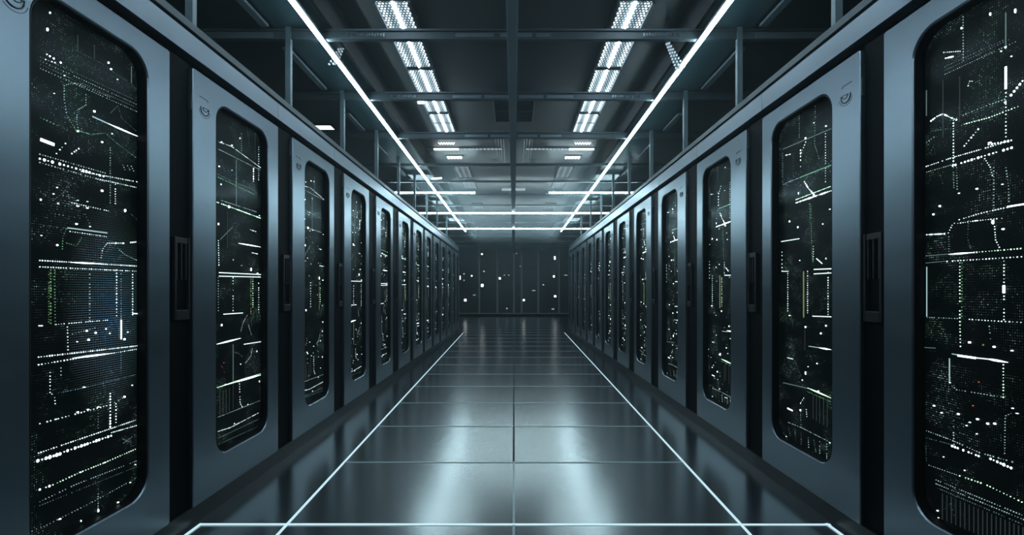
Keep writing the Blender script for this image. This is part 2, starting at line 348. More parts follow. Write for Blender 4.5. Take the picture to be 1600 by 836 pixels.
T['Lb'] = [
 ('D',[(342,222),(362,229),(407,262)],'w',1.5,2.6),('D',[(341,233),(407,266)],'m',1.4,2.6),('O',346,222,'w',2.6,1),('O',362,227,'W',2.6,.6),('O',374.5,216,'w',2,1.6),
 ('D',[(377,209),(377,242)],'m',1.4,3),('D',[(404,230),(404,282)],'w',1.6,3),('D',[(396,264),(396,284)],'W',2.4,3),('B',(369,250),(369,322),'d',.8),
 ('D',[(386,200),(390,230)],'d',1.3,3),('D',[(398,205),(399,250)],'d',1.3,3),('O',342,260,'W',2.6,.8),('O',362,266,'w',1.4,1),
 ('D',[(341,277),(398,304)],'g',1.8,2.6),('O',345,288,'G',2.8,1),('D',[(341,273),(398,298)],'d',1.3,2.8),
 ('D',[(339,316),(372,328),(407,341)],'G',2.4,3),('O',357.5,323,'W',5,1),('O',372,328,'W',2.4,.6),('D',[(345,313),(400,331)],'m',1.6,2.8),('O',405,337,'w',2.6,.6),
 ('O',341,350,'W',3.4,1.1),('B',(355,330),(355,388),'t',.7),('B',(344,374),(363,355),'d',.8),('B',(372,380),(407,386),'W',1.7),('D',[(391,359),(400,362)],'w',1.8,2.6),
 ('D',[(394,395),(403,397)],'w',1.8,2.4),('D',[(341,376),(342,417)],'w',2,2.6),('O',364,406,'m',1.6,2),('O',377,415,'m',1.6,1),
 ('O',392,421,'W',4,1.6),('B',(342,426),(407,429),'w',1.3),('B',(342,431.5),(407,433),'w',1.2),('O',402,427,'W',3,.6),
 ('D',[(341,434),(341,488)],'m',1.4,3),('D',[(364,434),(364,490)],'w',2,3.4),('D',[(392,433),(392,491)],'y',3,3),('D',[(395,433),(395,480)],'G',1.6,3),('D',[(404,432),(404,488)],'w',2,3),
 ('B',(349,491),(379,489),'w',1.2),('O',346,508,'W',3.6,1.2),('D',[(386,493),(380,503),(376,518)],'m',1.2,1.8),('D',[(388,508),(393,524)],'m',1.2,1.8),
 ('B',(338,538),(376,528.5),'W',2.0),('B',(381,538),(407,534),'w',1.1),('D',[(394,545),(392,556),(383,568)],'m',1.4,1.9),('O',401,549,'w',1.8,2),
 ('B',(364,538),(364,598),'d',.9),('D',[(366,550),(374,553),(379,558)],'d',1,1.8),('O',375.6,569,'w',2,1),('O',349.4,567,'r',1.5,1),('D',[(346,572),(352,585)],'r',.9,3),
 ('B',(338,606),(407,584),'G',1.9),('B',(370,597),(407,586),'W',1.5),('O',352,601,'G',3,.8),
 ('B',(343,612),(343,648),'t',.7),('B',(348,610),(348,646),'t',.7),('B',(353,608),(353,645),'t',.7),('B',(358,606),(358,643),'t',.7),('B',(364,600),(364,640),'t',.7),
 ('D',[(374,600),(375,630),(379,637)],'w',1.7,3),('O',387,632,'w',1.8,1),('O',405,596,'w',1.8,2.4),('D',[(340,652),(406,626)],'m',1.2,2.4),
 ('D',[(341,674),(360,668),(404,645)],'w',1.5,2.6),('O',366,662,'w',2,1),('D',[(342,684),(404,655)],'d',1.4,2.6),('D',[(342,694),(404,666)],'d',1.3,2.8),
]
T['Ra'] = [
 ('O',1548,22,'W',2.4,2.4),('O',1587,17,'W',2.8,2.8),('O',1503,44,'w',3.4,1.4),('D',[(1478,91),(1491,88)],'W',2.6,2.8),('D',[(1475,82),(1501,80)],'w',1.8,3.4),
 ('D',[(1513,134),(1515,127),(1522,127)],'w',2,3),('O',1547,223,'W',3.6,.6),('D',[(1455,189),(1464,182),(1474,178),(1486,184),(1497,188)],'W',2.6,3.4),('O',1572,74,'w',3,1.4),('O',1565,80,'w',2.6,1),
 ('O',1581,88,'w',2.4,1),('D',[(1505,12),(1505.5,98)],'m',1.8,3.6),('B',(1572,20),(1572,77),'d',1.2),('B',(1572,104),(1572,139),'W',2.2),('D',[(1572,145),(1572,215)],'w',2.2,4),
 ('D',[(1490,188),(1490,258)],'w',2.6,3.8),('B',(1448,141),(1448,181),'d',1),('D',[(1444,124),(1445,143)],'m',2,4),('B',(1445,181),(1445,257),'t',.9),
 ('D',[(1477,110),(1581,60)],'d',1.6,3.2),('D',[(1477,116),(1590,64)],'m',1.3,3.2),('D',[(1477,104),(1570,62)],'d',1.4,3.4),('B',(1474,125),(1474,215),'t',.9),('B',(1500,120),(1500,190),'t',.9),
 ('D',[(1507,194),(1545,184),(1600,163)],'G',2,3.4),('D',[(1445,225),(1460,214)],'m',2,4),('D',[(1507,228),(1532,198)],'w',2.8,4),('D',[(1571,160),(1600,124)],'W',3.2,4.4),
 ('D',[(1505,180),(1545,164),(1571,155)],'m',2,4),('D',[(1445,261),(1489,246),(1545,230),(1584,218)],'w',2.2,3.2),('D',[(1489,259),(1530,246),(1584,230)],'W',4,4.6),('D',[(1545,226),(1584,219)],'W',3,4),
 ('D',[(1445,270),(1489,257)],'m',2,3.4),('D',[(1539,248),(1548,262),(1551,275)],'w',1.8,3.4),('D',[(1455,205),(1489,200)],'g',1.6,4),
 ('O',1527,295,'W',3.4,.8),('O',1499,302,'w',3,.8),('O',1469,322,'W',3.8,1),('O',1459,335,'W',3.6,1),('O',1552,347,'W',5,1.6),('O',1568,358,'W',3.6,.8),('O',1525,345,'W',2.4,.8),('O',1567,288,'w',2.6,.8),
 ('D',[(1490,262),(1491,300)],'g',2,3.4),('D',[(1495,262),(1496,298)],'m',1.6,3.4),('D',[(1553,262),(1553,330)],'m',1.8,3.6),('D',[(1572,262),(1576,290),(1577,318)],'m',1.8,3.6),('D',[(1470,275),(1474,290)],'d',1.6,3.4),
 ('D',[(1445,367),(1482,365)],'w',3,3),('D',[(1482,364),(1488,352),(1497,344),(1530,334),(1564,326),(1600,319)],'w',2,3.6),('B',(1575,323),(1600,319),'W',2),
 ('D',[(1497,349),(1525,345),(1567,341)],'w',2,3.6),('D',[(1554,350),(1556,375),(1562,387)],'w',2,3.4),('D',[(1483,370),(1483,396)],'m',1.2,3),('D',[(1514,340),(1512,372),(1517,388)],'d',1.8,3.4),
 ('B',(1447,400),(1483,397),'d',1.2),('B',(1483,397.5),(1522,394.5),'W',2.4),('D',[(1522,394.5),(1600,388)],'G',2.2,4),('B',(1447,411),(1480,408),'d',1),('D',[(1480,408.5),(1600,401)],'w',2.4,4.2),
 ('B',(1448.5,417),(1448.5,495),'m',1.1),('D',[(1500,411),(1500,497),(1501,545)],'G',2.2,4.4),('D',[(1503.5,411),(1503,498)],'g',2,3.8),('D',[(1569,408),(1569,500)],'w',2.2,4),('B',(1569,446),(1569,458),'W',3.4),
 ('D',[(1450,496),(1500,498)],'m',1.6,4),('D',[(1515,499),(1545,501),(1600,504)],'w',2,4.4),('O',1515.5,535,'W',4.4,.9),('O',1554,542,'W',4,.9),('O',1582,548,'W',3,.7),('O',1537,539,'y',2.4,1.4),
 ('B',(1445,543),(1462,544),'d',1.2),('D',[(1546,510),(1548,530)],'m',1.8,3.6),
 ('B',(1488,553),(1497,554.5),'m',1.4),('B',(1497,555.5),(1525,559.5),'W',3),('B',(1541,560.5),(1576,566.5),'W',3),('B',(1524,559),(1543,561),'w',1.6),('B',(1484,560),(1484,598),'m',1.2),
 ('D',[(1488,603),(1495,609),(1569,621)],'m',1.8,4.2),('D',[(1568,570),(1568,621)],'G',2,3.8),('O',1530,597,'r',2,1),('O',1521,634,'r',2.4,1),('O',1485,598,'w',2.4,1),
 ('O',1460,634,'W',3.6,.8),('O',1472,645,'W',3,.8),('O',1498,647,'W',4,.8),('O',1528,655,'W',4,.8),('O',1516,660,'w',3,.8),('O',1511,665,'w',3,.8),('O',1544,662,'W',4,.9),('O',1555,662,'W',4,.9),
 ('O',1527,678,'w',2.6,.9),('O',1475,714,'w',2.2,1),('O',1508,735,'w',2.4,1),('O',1465.5,798,'W',3,.8),('O',1467,809,'w',2,.8),('O',1583,638,'w',3,.8),('O',1590,646,'w',3,.6),
 ('D',[(1491,657),(1490,672),(1491,696)],'m',2.2,3.8),('D',[(1580,646),(1571,650),(1570,713)],'m',1.6,3.4),
 ('D',[(1445,672),(1488,688),(1530,707),(1583,722)],'m',2.2,3.4),('D',[(1488,697),(1520,709)],'W',3.6,4),('D',[(1525,711),(1538,716)],'W',4,4),('D',[(1548,717),(1584,733)],'W',4.6,4.2),
 ('D',[(1447,684),(1488,695)],'d',1.6,3.2),('D',[(1452,727),(1495,742)],'m',1.4,3.6),('D',[(1495,742),(1540,757),(1600,786)],'G',2.2,4.2),
 ('D',[(1463,750),(1600,806)],'m',1.8,3.2),('D',[(1463,756),(1600,812)],'m',1.8,3.2),('D',[(1466,763),(1600,820)],'d',1.8,3.2),('D',[(1447,697),(1448,722)],'d',1.4,3.4),
]
for xx in range(1473, 1600, 7):
    T['Ra'].append(('B', (xx, 771 + (xx - 1473) * .42), (xx, 812 + (xx - 1473) * .42), 't', .8))
T['Rb'] = [
 ('D',[(1222,197),(1250,172),(1291,141)],'d',1.4,5),('B',(1281,158),(1292,153),'W',2),('O',1259,216,'W',3.6,1),('O',1291,197,'w',3.4,.8),('O',1272,192,'w',2,1),
 ('D',[(1249,170),(1249,216)],'m',1.2,3),('D',[(1274,166),(1273,225),(1280,248)],'m',1.3,3),('D',[(1290,205),(1290,288)],'w',1.5,3),('D',[(1251,235),(1251,262)],'W',2.2,4),('D',[(1223,240),(1223,288)],'m',1.2,3),
 ('B',(1224,233),(1299,201),'d',1),('D',[(1226,243),(1235,241)],'w',2.4,2.8),('D',[(1240,240),(1240,275)],'d',1.2,3),('D',[(1259,222),(1252,240)],'w',1.8,3.4),
 ('D',[(1224,288),(1251,277)],'m',1.3,2.6),('B',(1251,277),(1299,258),'g',1.4),('D',[(1244,317),(1270,308),(1299,298)],'W',2.8,3),('D',[(1244,312),(1299,291)],'G',1.8,2.8),
 ('D',[(1257,284),(1263,294),(1272,304)],'W',2.6,3.4),('O',1248,302,'w',2.6,2),('O',1272,305,'W',4,1),('D',[(1267,319),(1268,370),(1270,415)],'g',1.7,2.8),('D',[(1265,319),(1266,345)],'g',2,3),
 ('O',1234,346,'W',3.4,1),('O',1247,355,'W',3.4,1),('O',1286,350,'w',2.6,1),('O',1297,327,'w',2.8,.7),('B',(1221,377.5),(1249,373),'w',1.2),('B',(1276,404),(1285,412),'w',1.2),
 ('D',[(1222,388),(1222,428)],'w',2,5),('O',1250,407,'w',2.4,1),('O',1291,404,'w',2,1.6),('D',[(1271,385),(1271,412)],'w',1.5,2.8),
 ('B',(1272,421),(1299,420),'w',1.4),('B',(1272,428),(1299,426.5),'w',1.2),('B',(1222,424),(1232,424),'w',1),
 ('D',[(1231,424),(1231,492)],'w',2,3),('B',(1256,424),(1256,496),'y',2.2),('D',[(1262,424),(1262,490)],'w',2,2.8),('D',[(1294,426),(1294,492)],'w',2.2,3),
 ('O',1234,493,'W',3,.5),('B',(1270,494),(1299,495),'w',1.2),('O',1259,511,'W',3.2,1),('O',1291,509,'W',2.8,1),('O',1283,521,'W',3,1),('B',(1258,514),(1258,547),'t',.8),
 ('B',(1264,541),(1281,543.5),'m',1),('B',(1280,543.4),(1299,546.5),'W',1.9),('D',[(1231,559),(1239,561)],'w',2.2,2.8),('O',1263,573,'w',2,.8),('O',1277,568,'W',2.2,1),('O',1259,583,'W',2.6,2.4),('O',1254,594,'w',2.2,1.4),
 ('D',[(1242,565),(1252,588)],'d',1,2.6),('B',(1224,598),(1267,608),'d',1.2),('B',(1262,606),(1299,622),'G',2.2),('O',1279,611,'W',2.6,.6),('D',[(1262,612),(1299,628)],'g',1.6,3),
 ('B',(1271,616),(1271,655),'t',.8),('B',(1276,618),(1276,658),'t',.8),('B',(1281,620),(1281,661),'t',.8),('B',(1287,622),(1287,664),'t',.8),('B',(1293,625),(1293,667),'t',.8),
 ('D',[(1231,638),(1239,642)],'W',2.2,2.6),('O',1251,641,'W',3.4,1),('D',[(1251,630),(1256,622)],'w',1.8,3.4),('D',[(1260,640),(1261,652)],'w',1.4,2.8),('D',[(1251,645),(1252,668)],'m',1.2,2.8),
 ('D',[(1232,660),(1252,668),(1299,692)],'m',1.4,2.4),('D',[(1232,668),(1236,684)],'d',1.6,2.6),('D',[(1242,672),(1244,690)],'d',1.8,2.6),('D',[(1252,676),(1252,700)],'d',1.8,2.6),('D',[(1263,684),(1264,704)],'m',1.8,2.6),
 ('D',[(1272,688),(1275,706)],'d',1.8,2.6),('D',[(1281,690),(1281,712)],'m',1.6,2.6),('D',[(1292,694),(1292,722)],'m',1.8,2.6),('O',1229,682,'w',2,1),('O',1297,692,'w',2.2,.8),
]

# ------------------------------------------------------------------ server cabinets
def rr(y0, y1, z0, z1, r, n=7):
    pts = []
    for cy, cz, a0 in ((y1 - r, z1 - r, 0), (y0 + r, z1 - r, 90), (y0 + r, z0 + r, 180), (y1 - r, z0 + r, 270)):
        for k in range(n + 1):
            a = math.radians(a0 + 90 * k / n); pts.append((cy + r * math.cos(a), cz + r * math.sin(a)))
    return pts

def door_panel(s, y0, y1, z0, z1, hole):
    """door leaf with a rounded window opening; front in plane depth 0"""
    bm = bmesh.new()
    outer = rr(y0 + .004, y1 - .004, z0 + .004, z1 - .004, .008, 2)
    outer_b = rr(y0, y1, z0, z1, .012, 2)
    hole_in = rr(*hole, .115, 9); g = .006
    hole_b = rr(hole[0] + g, hole[1] - g, hole[2] + g, hole[3] - g, .109, 9)
    def ring(pts, d): return [bm.verts.new((s * d, y, z)) for y, z in pts]
    o0 = ring(outer, 0); o1 = ring(outer_b, .004); o2 = ring(outer_b, .034)
    h0 = ring(hole_in, 0); h1 = ring(hole_b, .006); h2 = ring(hole_b, .034)
    def loop(r): return [bm.edges.new((r[i], r[(i + 1) % len(r)])) for i in range(len(r))]
    bmesh.ops.triangle_fill(bm, use_beauty=True, use_dissolve=False, edges=loop(o0) + loop(h0))
    for a, b in ((o0, o1), (o1, o2), (h0, h1), (h1, h2)):
        for i in range(len(a)):
            j = (i + 1) % len(a); bm.faces.new((a[i], a[j], b[j], b[i]))
    bmesh.ops.recalc_face_normals(bm, faces=bm.faces[:])
    me = bpy.data.meshes.new('door'); bm.to_mesh(me); bm.free(); return me

def lens(m, s, y, z, ry, rz, t=.003, n=8, depth=PD):
    """a small raised round lamp on the mesh panel"""
    i = len(m.v)
    for d, k in ((depth, 1.0), (depth - t, .82)):
        for j in range(n):
            a = 2 * math.pi * (j + .5) / n
            m.v.append((s * d, y + k * ry * math.cos(a), z + k * rz * math.sin(a)))
    for j in range(n): m.f.append((i + j, i + (j + 1) % n, i + n + (j + 1) % n, i + n + j))
    m.f.append(tuple(i + n + j for j in range(n)))

def cabinet(s, k, prev_end, start, end, win, items, items_win, label, seam, rnd):
    Y0 = 1310 * start; oy = lambda v: 1310 * v - Y0
    e = oy(end); p = oy(prev_end)
    root = empty('server_cabinet', (s * XF, Y0, 0), label, 'server cabinet', 'server cabinets in the two rows')
    Z = lambda z: EYE + z
    def X(a, b): return (min(s * a, s * b), max(s * a, s * b))
    g = .0015
    m = MB().box(*X(.062, 1.0), p + g, e - g, .09, Z(1.20)); m.box(*X(.10, 1.0), p + g, e - g, Z(1.20), Z(1.36))
    m.build('cabinet_body', M['black'], root)
    MB().box(*X(.022, .062), p + g, -.004, .09, Z(1.165)).build('front_post', M['black'], root, bevel=.004)
    w0, w1 = win[0] * e, win[1] * e
    zb, zt = Z(-.915), Z(1.055)
    me = door_panel(s, 0, e, Z(-1.105), Z(1.147), (w0, w1, zb, zt)); me.materials.append(M['door'])
    d = bpy.data.objects.new('door', me); C.objects.link(d); d.parent = root
    # black bezel lining the opening
    g2 = .007; bm = MB(); a = rr(w0 + g2, w1 - g2, zb + g2, zt - g2, .108, 9); b = rr(w0 + .012, w1 - .012, zb + .012, zt - .012, .104, 9)
    nn = len(a); i0 = len(bm.v)
    for dd, ring in ((.004, a), (.006, b), (.052, b), (.052, a)):
        for y, z in ring: bm.v.append((s * dd, y, z))
    for lv in range(4):
        for j in range(nn):
            q = (j + 1) % nn; bm.f.append((lv * nn + j, lv * nn + q, ((lv + 1) % 4) * nn + q, ((lv + 1) % 4) * nn + j))
    bm.build('window_bezel', M['bezel'], d, smooth=False)
    MB().box(*X(.036, .039), w0 + .012, w1 - .012, zb + .012, zt - .012).build('window_glass', M['glass'], d)
    MB().box(*X(PD, PD + .01), w0 - .01, w1 + .01, zb - .01, zt + .01).build('perforated_panel', M['mesh_blue_glow' if (s < 0 and k == 0) else 'mesh'], root)
    # emblem pressed into the door
    ey, ez = (.235 if k == 0 else w0 * .49), Z(.965)
    t = MB(); dpt = .0005
    def arc(cy, cz, ry, rz, a0, a1, n=16): return [(s * -dpt, cy + ry * math.cos(math.radians(a0 + (a1 - a0) * q / n)), cz + rz * math.sin(math.radians(a0 + (a1 - a0) * q / n))) for q in range(n + 1)]
    t.tube(arc(ey, ez, .036, .032, 170, 375), .0032)
    t.tube(arc(ey + .006, ez + .006, .022, .016, 175, 365), .0022)
    t.tube([(s * -dpt, ey - .016, ez + .006), (s * -dpt, ey + .028, ez + .009)], .0018)
    t.tube([(s * -dpt, ey - .045, ez + .056), (s * -dpt, ey + .02, ez + .056), (s * -dpt, ey + .03, ez + .048)], .0016)
    t.tube(arc(ey, ez, .05, .046, 195, 350), .0009)
    t.build('emblem', M['emblem'], d)
    # hinge plate near the top of the near edge
    MB().box(*X(.008, .03), -.005, .0005, Z(.93), Z(1.01)).build('hinge', M['hinge'], d)
    # latch handle on the post
    if -p > .06:
        hw = min(.12, -p - .03); y1 = -.012; y0 = y1 - hw
        h = MB(); z0, z1 = Z(-.14), Z(.27)
        h.box(*X(.006, .024), y0, y0 + .014, z0, z1); h.box(*X(.006, .024), y1 - .014, y1, z0, z1)
        h.box(*X(.006, .024), y0 + .014, y1 - .014, z0, z0 + .05)
        h.box(*X(.010, .024), y0 + .014, y1 - .014, z1 - .03, z1)
        hd = h.build('handle', M['handle'], root, bevel=.003)
        h2 = MB()
        for q in range(3):
            yy = y0 + .024 + (hw - .05) * q / 2
            h2.box(*X(.011, .023), yy - .004, yy + .004, z0 + .2, z1 - .03)
        h2.build('finger_grip', M['handle_edge'], hd)
    # fascia band and lip above the door, plinth below
    gg = .0035 if seam else 0
    f = MB().box(*X(0, .10), p + gg, e, Z(1.20), Z(1.31))
    f.build('fascia', M['fascia'], root)
    MB().box(*X(.012, .10), p + gg, e, Z(1.31), Z(1.328)).build('shadow_groove', M['bezel'], root)
    MB().box(*X(-.004, .13), p, e, Z(1.328), Z(1.366)).build('top_rail', M['beam'], root)
    MB().box(*X(.012, .95), p, e, 0.0, .092).build('plinth', M['plinth'], root)
    # lights
    far = max(0, k - 1)
    grow = 1 + .30 * far
    for it in items:
        kind = it[0]
        def loc(x, y):
            Y, z = panel(x, y); u = (Y - items_win[0]) / (items_win[1] - items_win[0])
            u = min(.985, max(.015, u)) if not rnd else min(.97, max(.03, u))
            return w0 + u * (w1 - w0), z
        sc0 = 800.0 / (F / ((items_win[0] + items_win[1]) / 2)) / F      # metres per pixel there
        def inside(y, z): return w0 + .014 < y < w1 - .014 and zb + .016 < z < zt - .016
        if rnd and rnd.random() < (.12 + .03 * far if kind == 'O' else (.6 if kind == 'B' and it[3] in 'wWG' else .35)): continue
        if kind == 'O':
            _, x, y, col, size, asp = it
            ly, lz = loc(x, y); r = size * .43 * sc0 * (grow ** .5)
            if rnd: ly += rnd.uniform(-.03, .03); lz += rnd.uniform(-.05, .05)
            if not inside(ly, lz): continue
            m = MB(); lens(m, s, ly, lz, r * (1 if asp <= 1 else .8), r * asp if asp >= 1 else r * asp, .004)
            if asp < 1: m = MB(); lens(m, s, ly, lz, r / max(asp, .6), r * max(asp, .6), .004)
            m.build('status_light', M['i_' + col], root)
        elif kind == 'B':
            _, p0, p1, col, th = it
            a = loc(*p0); b = loc(*p1); th = th * sc0 * (grow ** .5)
            if rnd: dz = rnd.uniform(-.02, .02); a = (a[0], a[1] + dz); b = (b[0], b[1] + dz)
            if not (inside(*a) or inside(*b)): continue
            m = MB()
            av = Vector((s * (PD - .001), *a)); bv = Vector((s * (PD - .001), *b))
            d0 = bv - av
            if col in 'WG' and d0.length > .08 and abs(d0.y) > abs(d0.z):     # lens-shaped bars with pointed ends
                nrm = Vector((0, -d0.z, d0.y)).normalized(); i = len(m.v)
                ts = (0, .15, .35, .6, .82, 1); ws = (.15, .55, 1, 1, .55, .15)
                for q, w in zip(ts, ws):
                    c = av + d0 * q
                    m.v += [tuple(c + nrm * (th * w / 2)), tuple(c + Vector((-s * .003, 0, 0))), tuple(c - nrm * (th * w / 2))]
                for q in range(5):
                    for c in (0, 1): m.f.append((i + q * 3 + c, i + q * 3 + c + 1, i + q * 3 + c + 4, i + q * 3 + c + 3))
            else:
                m.bar(av, bv, th, .003, (1, 0, 0)) if False else m.bar(av, bv, .003, th, Vector((0, -d0.z, d0.y)).normalized())
            m.build('light_bar', M['i_' + col], root)
        else:
            _, pts, col, size, gap = it
            pts = [loc(*q) for q in pts]; r = size * .46 * sc0 * (grow ** .5); step = gap * 1.3 * sc0 * (1 + .22 * far)
            if rnd: dz = rnd.uniform(-.025, .025); pts = [(a, b + dz) for a, b in pts]
            dots = []; left = 0.0
            rs = random.Random(int(pts[0][0] * 1e4) + int(pts[0][1] * 1e4))
            for (ya, za), (yb, zb2) in zip(pts, pts[1:]):
                L = math.hypot(yb - ya, zb2 - za); q = left
                while q < L:
                    f_ = q / L; y_, z_ = ya + (yb - ya) * f_, za + (zb2 - za) * f_
                    rr_ = r * rs.choice((.45, .7, .85, 1, 1.1, 1.2))
                    if inside(y_, z_) and rs.random() > .05:
                        dots.append((y_, z_, rr_))
                    q += step * rs.uniform(.85, 1.15)
                left = q - L
            if len(dots) <= 8:
                for y_, z_, rr_ in dots:
                    m = MB(); lens(m, s, y_, z_, rr_, rr_ * 1.05, .002, 6); m.build('status_light', M['i_' + col], root)
            else:
                m = MB()
                for y_, z_, rr_ in dots: lens(m, s, y_, z_, rr_, rr_ * 1.05, .002, 5)
                m.build('indicator_strip', M['i_' + col], root)
    return root

LD = [(.0011, .001862), (.001996, .002717), (.002893, .003563), (.003774, .00442), (.004651, .00529), (.005556, .00618),
      (.00637, .00704), (.00719, .00781), (.0080, .00861), (.0088, .0094), (.0096, .0102), (.0104, .01098), (.01115, .0116)]
RD = [(.00101, .001733), (.00185, .00258), (.00276, .0035), (.00373, .00444), (.00467, .00533), (.00556, .0062),
      (.00645, .0071), (.0073, .0079), (.0081, .0087), (.0089, .0095), (.0097, .0103), (.0105, .01108), (.0112, .0116)]
LW = [(.29, .86), (.21, .85)] + [(.25, .87)] * 11
RW = [(.25, .83), (.22, .88)] + [(.26, .865)] * 11
def win_of(dl, wl, k):
    a, b = dl[k]; return (1310 * (a + wl[k][0] * (b - a)), 1310 * (a + wl[k][1] * (b - a)))
for s, side, D_, W_, ta, tb in ((-1, 'left', LD, LW, 'La', 'Lb'), (1, 'right', RD, RW, 'Ra', 'Rb')):
    for k, (a, b) in enumerate(D_):
        prev = D_[k - 1][1] if k else a - .00012
        rnd = None if k < 2 else random.Random(100 * k + s)
        if k == 0: items, iw = T[ta], win_of(D_, W_, 0)
        elif k == 1: items, iw = T[tb], win_of(D_, W_, 1)
        else:
            items, iw = T[tb], win_of(D_, W_, 1)
            # more twinkling dots in the distance, as the photo shows
            ex = []
            a0, a1 = iw
            for q in range(75 if k < 4 else 55 if k < 7 else 26):
                Y = rnd.uniform(a0 + .03, a1 - .03); z = rnd.choice((rnd.uniform(-.85, 1.0), rnd.uniform(.1, .6), rnd.uniform(-.85, -.3)))
                x = 803 + s * F * (XF + PD) / Y; y = 456 - z * F / Y
                ex.append(('O', x, y, rnd.choice('wwWmmmgdd'), rnd.uniform(.8, 2.2), rnd.choice((.7, 1, 1, 1.6))))
            items = items + ex
            if k >= 7: items = [i for i in items if i[0] != 'B' or i[3] != 't']
        place = 'nearest in the %s row' % side if k == 0 else '%s from the front in the %s row' % (ORD[k], side)
        if k == len(D_) - 1: place = 'last at the far end of the %s row' % side
        cabinet(s, k, prev, a, b, W_[k], items, iw, 'blue-grey server cabinet with rounded dark window, ' + place,
                (k >= 2) or (s > 0 and k == 1 and False), rnd)

# ------------------------------------------------------------------ back row of tall blank cabinets
back = [(-2.72, -1.69), (-1.69, -.81), (-.81, 0.0), (0.0, .375), (.375, 1.19), (1.19, 2.2), (2.2, 2.72)]
blabel = ['leftmost dark panel cabinet on the back wall with two bright lamps', 'second dark panel cabinet from the left at the back, big white lamp on its edge',
          'third dark panel cabinet from the left at the back, left of the middle', 'narrow dark panel cabinet in the middle of the back wall',
          'dark panel cabinet at the back just right of the narrow one', 'dark panel cabinet at the back with three white lamps stacked', 'half hidden dark panel cabinet at the right end of the back wall']
HT = EYE + 2.28
bl = [[(714+5,434,.02,.09),(737,431,.03,.03),(727,469,.055,.055),(725,428,.03,.03),(741,461,.06,.015),(725,438,.02,.03)],[(753,397,.035,.03),(756,424,.04,.03),(753.5,446,.055,.065)],
      [(781,435,.04,.05),(792,482,.03,.03),(788,430,.03,.02),(795,430,.03,.02)],[(807,396,.04,.02),(813,416,.04,.02)],[(818.5,469,.045,.045),(834,454,.08,.015)],
      [(867,403,.03,.08),(865.5,432,.04,.045),(867.5,463,.05,.045),(849,445,.04,.025),(864,483,.07,.02)],[(884,430,.08,.015)]]
dimset = {(725,428),(741,461),(725,438),(756,424),(792,482),(788,430),(795,430),(834,454),(849,445),(864,483),(884,430),(813,416),(807,396)}
for (x0, x1), lab, lamps in zip(back, blabel, bl):
    r = empty('tall_cabinet', ((x0 + x1) / 2, YB, 0), lab, 'cabinet', 'tall dark cabinets on the back wall')
    hw = (x1 - x0) / 2
    MB().box(-hw + .002, hw - .002, .05, .85, .0, HT).build('cabinet_body', M['black'], r)
    MB().box(-hw + .03, hw - .03, .015, .05, .17, HT - .07).build('door', M['backdoor'], r, bevel=.006)
    t = MB(); t.box(-hw + .002, -hw + .04, 0, .05, .12, HT); t.box(hw - .04, hw - .002, 0, .05, .12, HT)
    t.box(-hw + .03, hw - .03, 0, .05, .12, .17); t.box(-hw + .03, hw - .03, 0, .05, HT - .07, HT - .02)
    t.build('door_frame', M['backtrim'], r)
    for zz in (1.35, 2.3): MB().box(-hw + .06, hw - .06, .011, .015, zz, zz + .012).build('cross_rib', M['black'], r)
    for px, py, w, h in lamps:
        lx = (px - 803) * YB / F - (x0 + x1) / 2; lz = EYE + (456 - py) * YB / F
        lx = min(hw - .06, max(-hw + .06, lx))
        MB().box(lx - w, lx + w, .003, .015, lz - h, lz + h).build('status_light', M['i_m' if (px, py) in dimset else 'i_W'], r, bevel=.003)

# ------------------------------------------------------------------ ceiling frame
BY = [1600 * v for v in (.0, .00083, .00164, .002463, .003237, .00405, .00493, .00568, .00645, .00725, .00813, .0090, .0101, .0112, .0124, .0137)]
BY[0] = -1.3
bz = EYE + 1.945
for i, y in enumerate(BY):
    vis = i - 3
    nm = 'grey steel crossbeam under the ceiling, %s' % (['one bay behind the view', 'two bays behind the view', 'three bays behind the view'][2 - i] if vis < 0 else
        ('nearest, pale plates on its face' if vis == 0 else '%s from the front' % ORD[vis]))
    r = empty('ceiling_beam', (0, y, bz), nm, 'beam', 'crossbeams under the ceiling')
    MB().box(-WX, WX, 0, .045, 0, .06 if vis < 3 else .024).build('beam_web', M['beam'], r, bevel=.003)
    MB().box(-WX, WX, -.012, .057, .06 if vis < 3 else .024, .075 if vis < 3 else .032).build('beam_flange', M['beam'], r)
    if 0 <= vis < 3:
        sp = [(-.45, -.155), (-.105, -.045), (.03, .14), (.17, .28)] if vis == 0 else [(-.62, -.33), (-.3, -.05), (.05, .3), (.33, .6)]
        for a, b in sp: MB().box(a, b, -.006, 0, .012, .043).build('plate', M['beam_plate'], r)
        if vis < 2:
            for sx in (-1, 1):
                rb = MB()
                for q in range(13): rb.box(sx * 1.0 + sx * .022 * q - .006, sx * 1.0 + sx * .022 * q + .006, -.008, 0, .016 + .004 * (q % 3), .045 - .003 * (q % 2))
                rb.build('ribbed_plate', M['chrome'], r)
        if vis == 0:
            for sx in (-1, 1): MB().box(min(sx * 1.85, sx * 2.4), max(sx * 1.85, sx * 2.4), -.008, 0, .004, .05).build('end_plate', M['post'], r)
m = MB().box(-.034, .034, -2.5, YB, 0, .05); m.box(-.042, .042, -2.5, YB, .05, .06)
o = m.build('ceiling_beam', M['spine']); o.location = (-.012, 0, EYE + 1.88)
tag(o, 'long grey beam running down the middle of the ceiling', 'beam')

